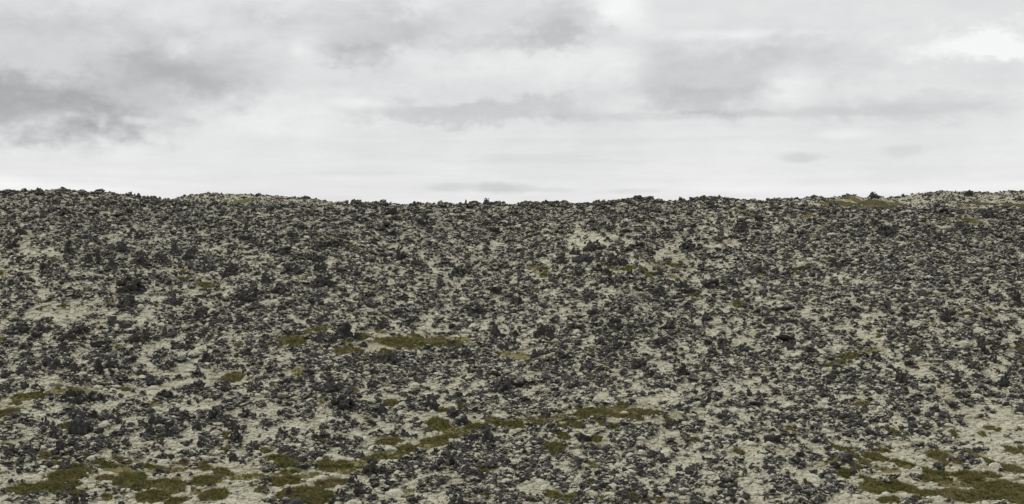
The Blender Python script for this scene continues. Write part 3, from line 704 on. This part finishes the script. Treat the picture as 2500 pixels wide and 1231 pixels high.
def moss_label(p):
    x, y, w, h, s, t = p
    nm = f'{mosssize(p)} {TN[t]} moss patch'
    c = [f'{nm} {band(y)}, {across(x)}']
    r = min(ROCKS, key=lambda q: math.hypot(q[0] - x, (q[1] - y)))
    rel = 'left of' if x < r[0] - 10 else 'right of' if x > r[0] + 10 else 'above' if y < r[1] - 6 else 'below'
    c.append(f'{nm} {rel} a {rsize(r[2])} {RK[r[4]]} {band(y)}')
    c.append(f'{nm} {rel} a {rsize(r[2])} {RK[r[4]]}, {across(x)}')
    q = min((q for q in PATCH if q is not p), key=lambda q: math.hypot(q[0] - x, (q[1] - y)))
    rl = 'left of' if x < q[0] - 8 else 'right of' if x > q[0] + 8 else 'above' if y < q[1] else 'below'
    c.append(f'{nm} {rl} a {mosssize(q)} {TN[q[5]]} one, {across(x)}')
    c.append(f'{nm} {rl} a {mosssize(q)} {TN[q[5]]} one {band(y)}')
    sl = 'slanting down to the right' if s > .12 else 'slanting up to the right' if s < -.08 else 'lying level'
    c.append(f'{nm} {sl} {band(y)}, {across(x)}')
    c.append(f'{nm} {sl} {rl} a {mosssize(q)} {TN[q[5]]} one {band(y)}')
    return uniq(c)
for p in PATCH:
    o = moss_patch(p)
    o['label'] = moss_label(p); o['category'] = 'moss patch'; o['group'] = 'green and brown moss patches on the hillside'
print('patches', len(PATCH))

# ------------------------------------------------------------------ scattered stuff
def proto_collection(name, n, fn, mat):
    c = bpy.data.collections.new(name)
    for k in range(n):
        V, Fc = fn(k)
        me = np_mesh(f'{name}_{k:02d}', V, Fc, smooth=(mat is MC)); me.materials.append(mat)
        c.objects.link(bpy.data.objects.new(f'{name}_{k:02d}', me))
    return c
def rubble_proto(k):
    rng = np.random.default_rng(900 + k)
    if k % 3 == 0:
        parts = [lump(rng, 3, 'b')]
        for q in range(5):
            v, f = lump(rng, 2, 'b'); a = rng.uniform(0, 6.28)
            parts.append((v * rng.uniform(.35, .6) + [math.cos(a) * 1.0, math.sin(a) * .9, rng.uniform(-.4, .3)], f))
        V, Fc = join(parts); V *= .62
    else:
        V, Fc = lump(rng, 3, rng.choice(['b', 'r', 'b', 'b', 'l'])); V = V * .85
    return V * .5, Fc
def cushion_proto(k):
    rng = np.random.default_rng(500 + k)
    parts = []
    for q in range(4):
        v, f = ICO[3 if q < 2 else 2]; v = v.copy()
        off = Vector(rng.uniform(-50, 50, 3))
        nz = np.array([mnoise.fractal(Vector(p) * 1.8 + off, 0.9, 2.1, 3) for p in v])
        n2_ = np.array([mnoise.fractal(Vector(p) * 5.5 + off, 0.8, 2.1, 2) for p in v])
        v *= (1 + .30 * nz + .16 * n2_)[:, None]; v[:, 2] *= .72
        s = 1 if q == 0 else rng.uniform(.4, .75); a = rng.uniform(0, 6.28); d = 0 if q == 0 else rng.uniform(.5, .95)
        parts.append((v * s + [math.cos(a) * d, math.sin(a) * d, -.1 * d], f))
    V, Fc = join(parts)
    return V * .36, Fc
RUB = proto_collection('rubble_piece', 15, rubble_proto, M_RUB)
CUS = proto_collection('cushion_piece', 8, cushion_proto, MC)

def scatter(name, label, cat, X, Y, Z, rot, scl, pid, coll):
    me = bpy.data.meshes.new(name)
    n = len(X)
    me.vertices.add(n); me.vertices.foreach_set('co', np.column_stack([X, Y, Z]).astype(np.float32).ravel())
    for nm, arr in (('rot', rot), ('scl', scl)):
        me.attributes.new(nm, 'FLOAT_VECTOR', 'POINT').data.foreach_set('vector', arr.astype(np.float32).ravel())
    me.attributes.new('pid', 'INT', 'POINT').data.foreach_set('value', pid.astype(np.int32))
    me.update()
    o = bpy.data.objects.new(name, me); COL.objects.link(o)
    ng = bpy.data.node_groups.new(name, 'GeometryNodeTree')
    ng.interface.new_socket('Geometry', in_out='INPUT', socket_type='NodeSocketGeometry')
    ng.interface.new_socket('Geometry', in_out='OUTPUT', socket_type='NodeSocketGeometry')
    N = ng.nodes; L = ng.links
    gi = N.new('NodeGroupInput'); go = N.new('NodeGroupOutput')
    iop = N.new('GeometryNodeInstanceOnPoints'); ci = N.new('GeometryNodeCollectionInfo')
    ci.inputs['Collection'].default_value = coll
    ci.inputs['Separate Children'].default_value = True; ci.inputs['Reset Children'].default_value = True
    def attr(nm, dt):
        a = N.new('GeometryNodeInputNamedAttribute'); a.data_type = dt; a.inputs['Name'].default_value = nm; return a.outputs['Attribute']
    e2r = N.new('FunctionNodeEulerToRotation')
    L.new(attr('rot', 'FLOAT_VECTOR'), e2r.inputs[0])
    L.new(gi.outputs[0], iop.inputs['Points']); L.new(ci.outputs[0], iop.inputs['Instance'])
    iop.inputs['Pick Instance'].default_value = True
    L.new(attr('pid', 'INT'), iop.inputs['Instance Index'])
    L.new(e2r.outputs[0], iop.inputs['Rotation']); L.new(attr('scl', 'FLOAT_VECTOR'), iop.inputs['Scale'])
    L.new(iop.outputs[0], go.inputs[0])
    md = o.modifiers.new('scatter', 'NODES'); md.node_group = ng
    o['kind'] = 'stuff'; o['label'] = label; o['category'] = cat
    return o

def sample(n, far_share=.10):
    """points spread evenly over what the view shows, some beyond its edges"""
    nf = int(n * far_share); nn = n - nf
    xp = RNG.uniform(-300, 2800, nn); Dc = crest_dist(xp)
    t = RNG.uniform(-.12, 1.06, nn)
    Y = D0 * np.exp(t * np.log(Dc / D0))
    xf = np.concatenate([RNG.uniform(400, 840, int(nf * .3)), RNG.uniform(1820, 2800, nf - int(nf * .3))]); Yf = np.where(RNG.random(nf) < .75, RNG.uniform(270, 342, nf), RNG.uniform(200, 350, nf))
    xp = np.concatenate([xp, xf]); Y = np.concatenate([Y, Yf])
    X = (xp - CX) / F * Y
    return X, Y

N1 = 180000
X, Y = sample(N1, .16)
z, xp, Yd, yy, m = terr(X, Y)
pn = patch_near(xp, yy, 1.05); bn = bare_near(xp, yy)
keepp = (m * 0.86 + 0.16 * (1 - .6 * bn)) * (1 - pn * .975)
k = RNG.random(len(X)) < keepp * .82
X, Y, z, m, Yd, xp = X[k], Y[k], z[k], m[k], Yd[k], xp[k]
n = len(X)
base = np.interp(Yd, [75, 130, 185, 215, 330], [.26, .34, .45, .38, .40])
s = base * np.exp(RNG.normal(0, .42, n)) * (.52 + .55 * m)
big = RNG.random(n) < .05
s = np.where(big & (m > .5), s * RNG.uniform(1.4, 2.1, n), s)
rot = np.column_stack([RNG.uniform(-.5, .5, n), RNG.uniform(-.5, .5, n), RNG.uniform(0, 6.28, n)])
scl = np.column_stack([s * RNG.uniform(.8, 1.3, n), s * RNG.uniform(.8, 1.2, n), s * RNG.uniform(.6, 1.0, n)]) * 1.12
scatter('lava_rubble', 'countless dark lava fragments and clinker heaped over the hillside', 'lava rubble', X, Y, z + s * .18, rot, scl, RNG.integers(0, 15, n), RUB)
print('rubble', n)

N2 = 130000
X, Y = sample(N2, .16)
z, xp, Yd, yy, m = terr(X, Y)
pn = patch_near(xp, yy, 1.05); bn = bare_near(xp, yy)
k = RNG.random(len(X)) < (1 - .60 * m) * (1 - pn * .97) * (1 - .4 * bn) * .85
X, Y, z, m, Yd = X[k], Y[k], z[k], m[k], Yd[k]
n = len(X)
s = np.interp(Yd, [75, 185, 330], [.27, .37, .42]) * np.exp(RNG.normal(0, .38, n))
rot = np.column_stack([RNG.uniform(-.15, .15, n), RNG.uniform(-.15, .15, n), RNG.uniform(0, 6.28, n)])
scl = np.column_stack([s * RNG.uniform(.9, 1.7, n), s * RNG.uniform(.9, 1.4, n), s * RNG.uniform(.75, 1.35, n)])
scatter('pale_moss', 'low cushions of pale grey woolly moss between the lava rocks', 'pale moss', X, Y, z + s * .02, rot, scl, RNG.integers(0, 8, n), CUS)
print('cushions', n)

# short grass and heath shoots over the green patches
MGR, t, b, g = new_mat('grass blades')
oi = t.node('ShaderNodeObjectInfo').outputs['Random']
n = t.noise(g.outputs['Position'], .6, 3, .6)
c = t.mix(t.mr(n, .38, .62), (0.115, 0.123, 0.028), (0.185, 0.155, 0.062))
c = t.mix(t.mr(oi, .55, 1, 0, .8), c, (0.30, 0.27, 0.13))
t.l.new(c, b.inputs['Base Color'])
def tuft_proto(k):
    rng = np.random.default_rng(70 + k); V, Fc = [], []
    for q in range(26):
        a = rng.uniform(0, 6.28); r0 = rng.uniform(0, .55); lean = rng.uniform(.1, .7); hh = rng.uniform(.45, 1.0); ln_ = rng.uniform(0, 6.28)
        p0 = np.array([math.cos(a) * r0, math.sin(a) * r0, -.08]); tip = p0 + [math.cos(ln_) * lean, math.sin(ln_) * lean, hh]
        sd_ = np.array([-math.sin(ln_), math.cos(ln_), 0]) * .07
        o_ = len(V); V += [p0 - sd_, p0 + sd_, tip]; Fc.append([o_, o_ + 1, o_ + 2])
    return np.array(V), np.array(Fc)
TUF = proto_collection('grass_tuft', 6, tuft_proto, MGR)
gp_x, gp_y, gp_h = [], [], []
for (cx, cy, w, h, sl, tint_) in PATCH:
    area = w * h; nn = int(area * .12 * (1 if cy > 560 else .25) * {'s': .25, 'b': .55}.get(tint_, .9)) + 4
    a = RNG.uniform(0, 6.28, nn); r = np.sqrt(RNG.uniform(0, 1, nn)) * RNG.choice([1.0, 1.0, 1.2], nn)
    ox = np.cos(a) * r * w * .52; oy = np.sin(a) * r * h * .5 + sl * ox
    X0, Y0 = raycast(cx, cy); px = Y0 / F
    Yt, Yb = raycast(cx, cy - h * .5)[1], raycast(cx, cy + h * .5)[1]
    kd = min(max((Yt - Yb) / (h * px), 1 / FS * .75), 22.0)
    hd = min(.42, .17 * h * px + .05); gp_h.append(hd * np.clip(1 - r ** 2, 0, 1))
    gp_x.append(X0 + ox * px); gp_y.append(Y0 - oy * px * kd * .95)
X = np.concatenate(gp_x); Y = np.concatenate(gp_y)
z, xp, Yd, yy, m = terr(X, Y)
n = len(X)
s = np.interp(Yd, [75, 185, 330], [.15, .26, .32]) * np.exp(RNG.normal(0, .3, n))
rot = np.column_stack([np.zeros(n), np.zeros(n), RNG.uniform(0, 6.28, n)])
scl = np.column_stack([s, s, s * RNG.uniform(.6, 1.2, n)])
scatter('grass', 'short grass and heath shoots over the green moss patches', 'grass', X, Y, z + .05 + np.concatenate(gp_h), rot, scl, RNG.integers(0, 6, n), TUF)
print('grass', n)
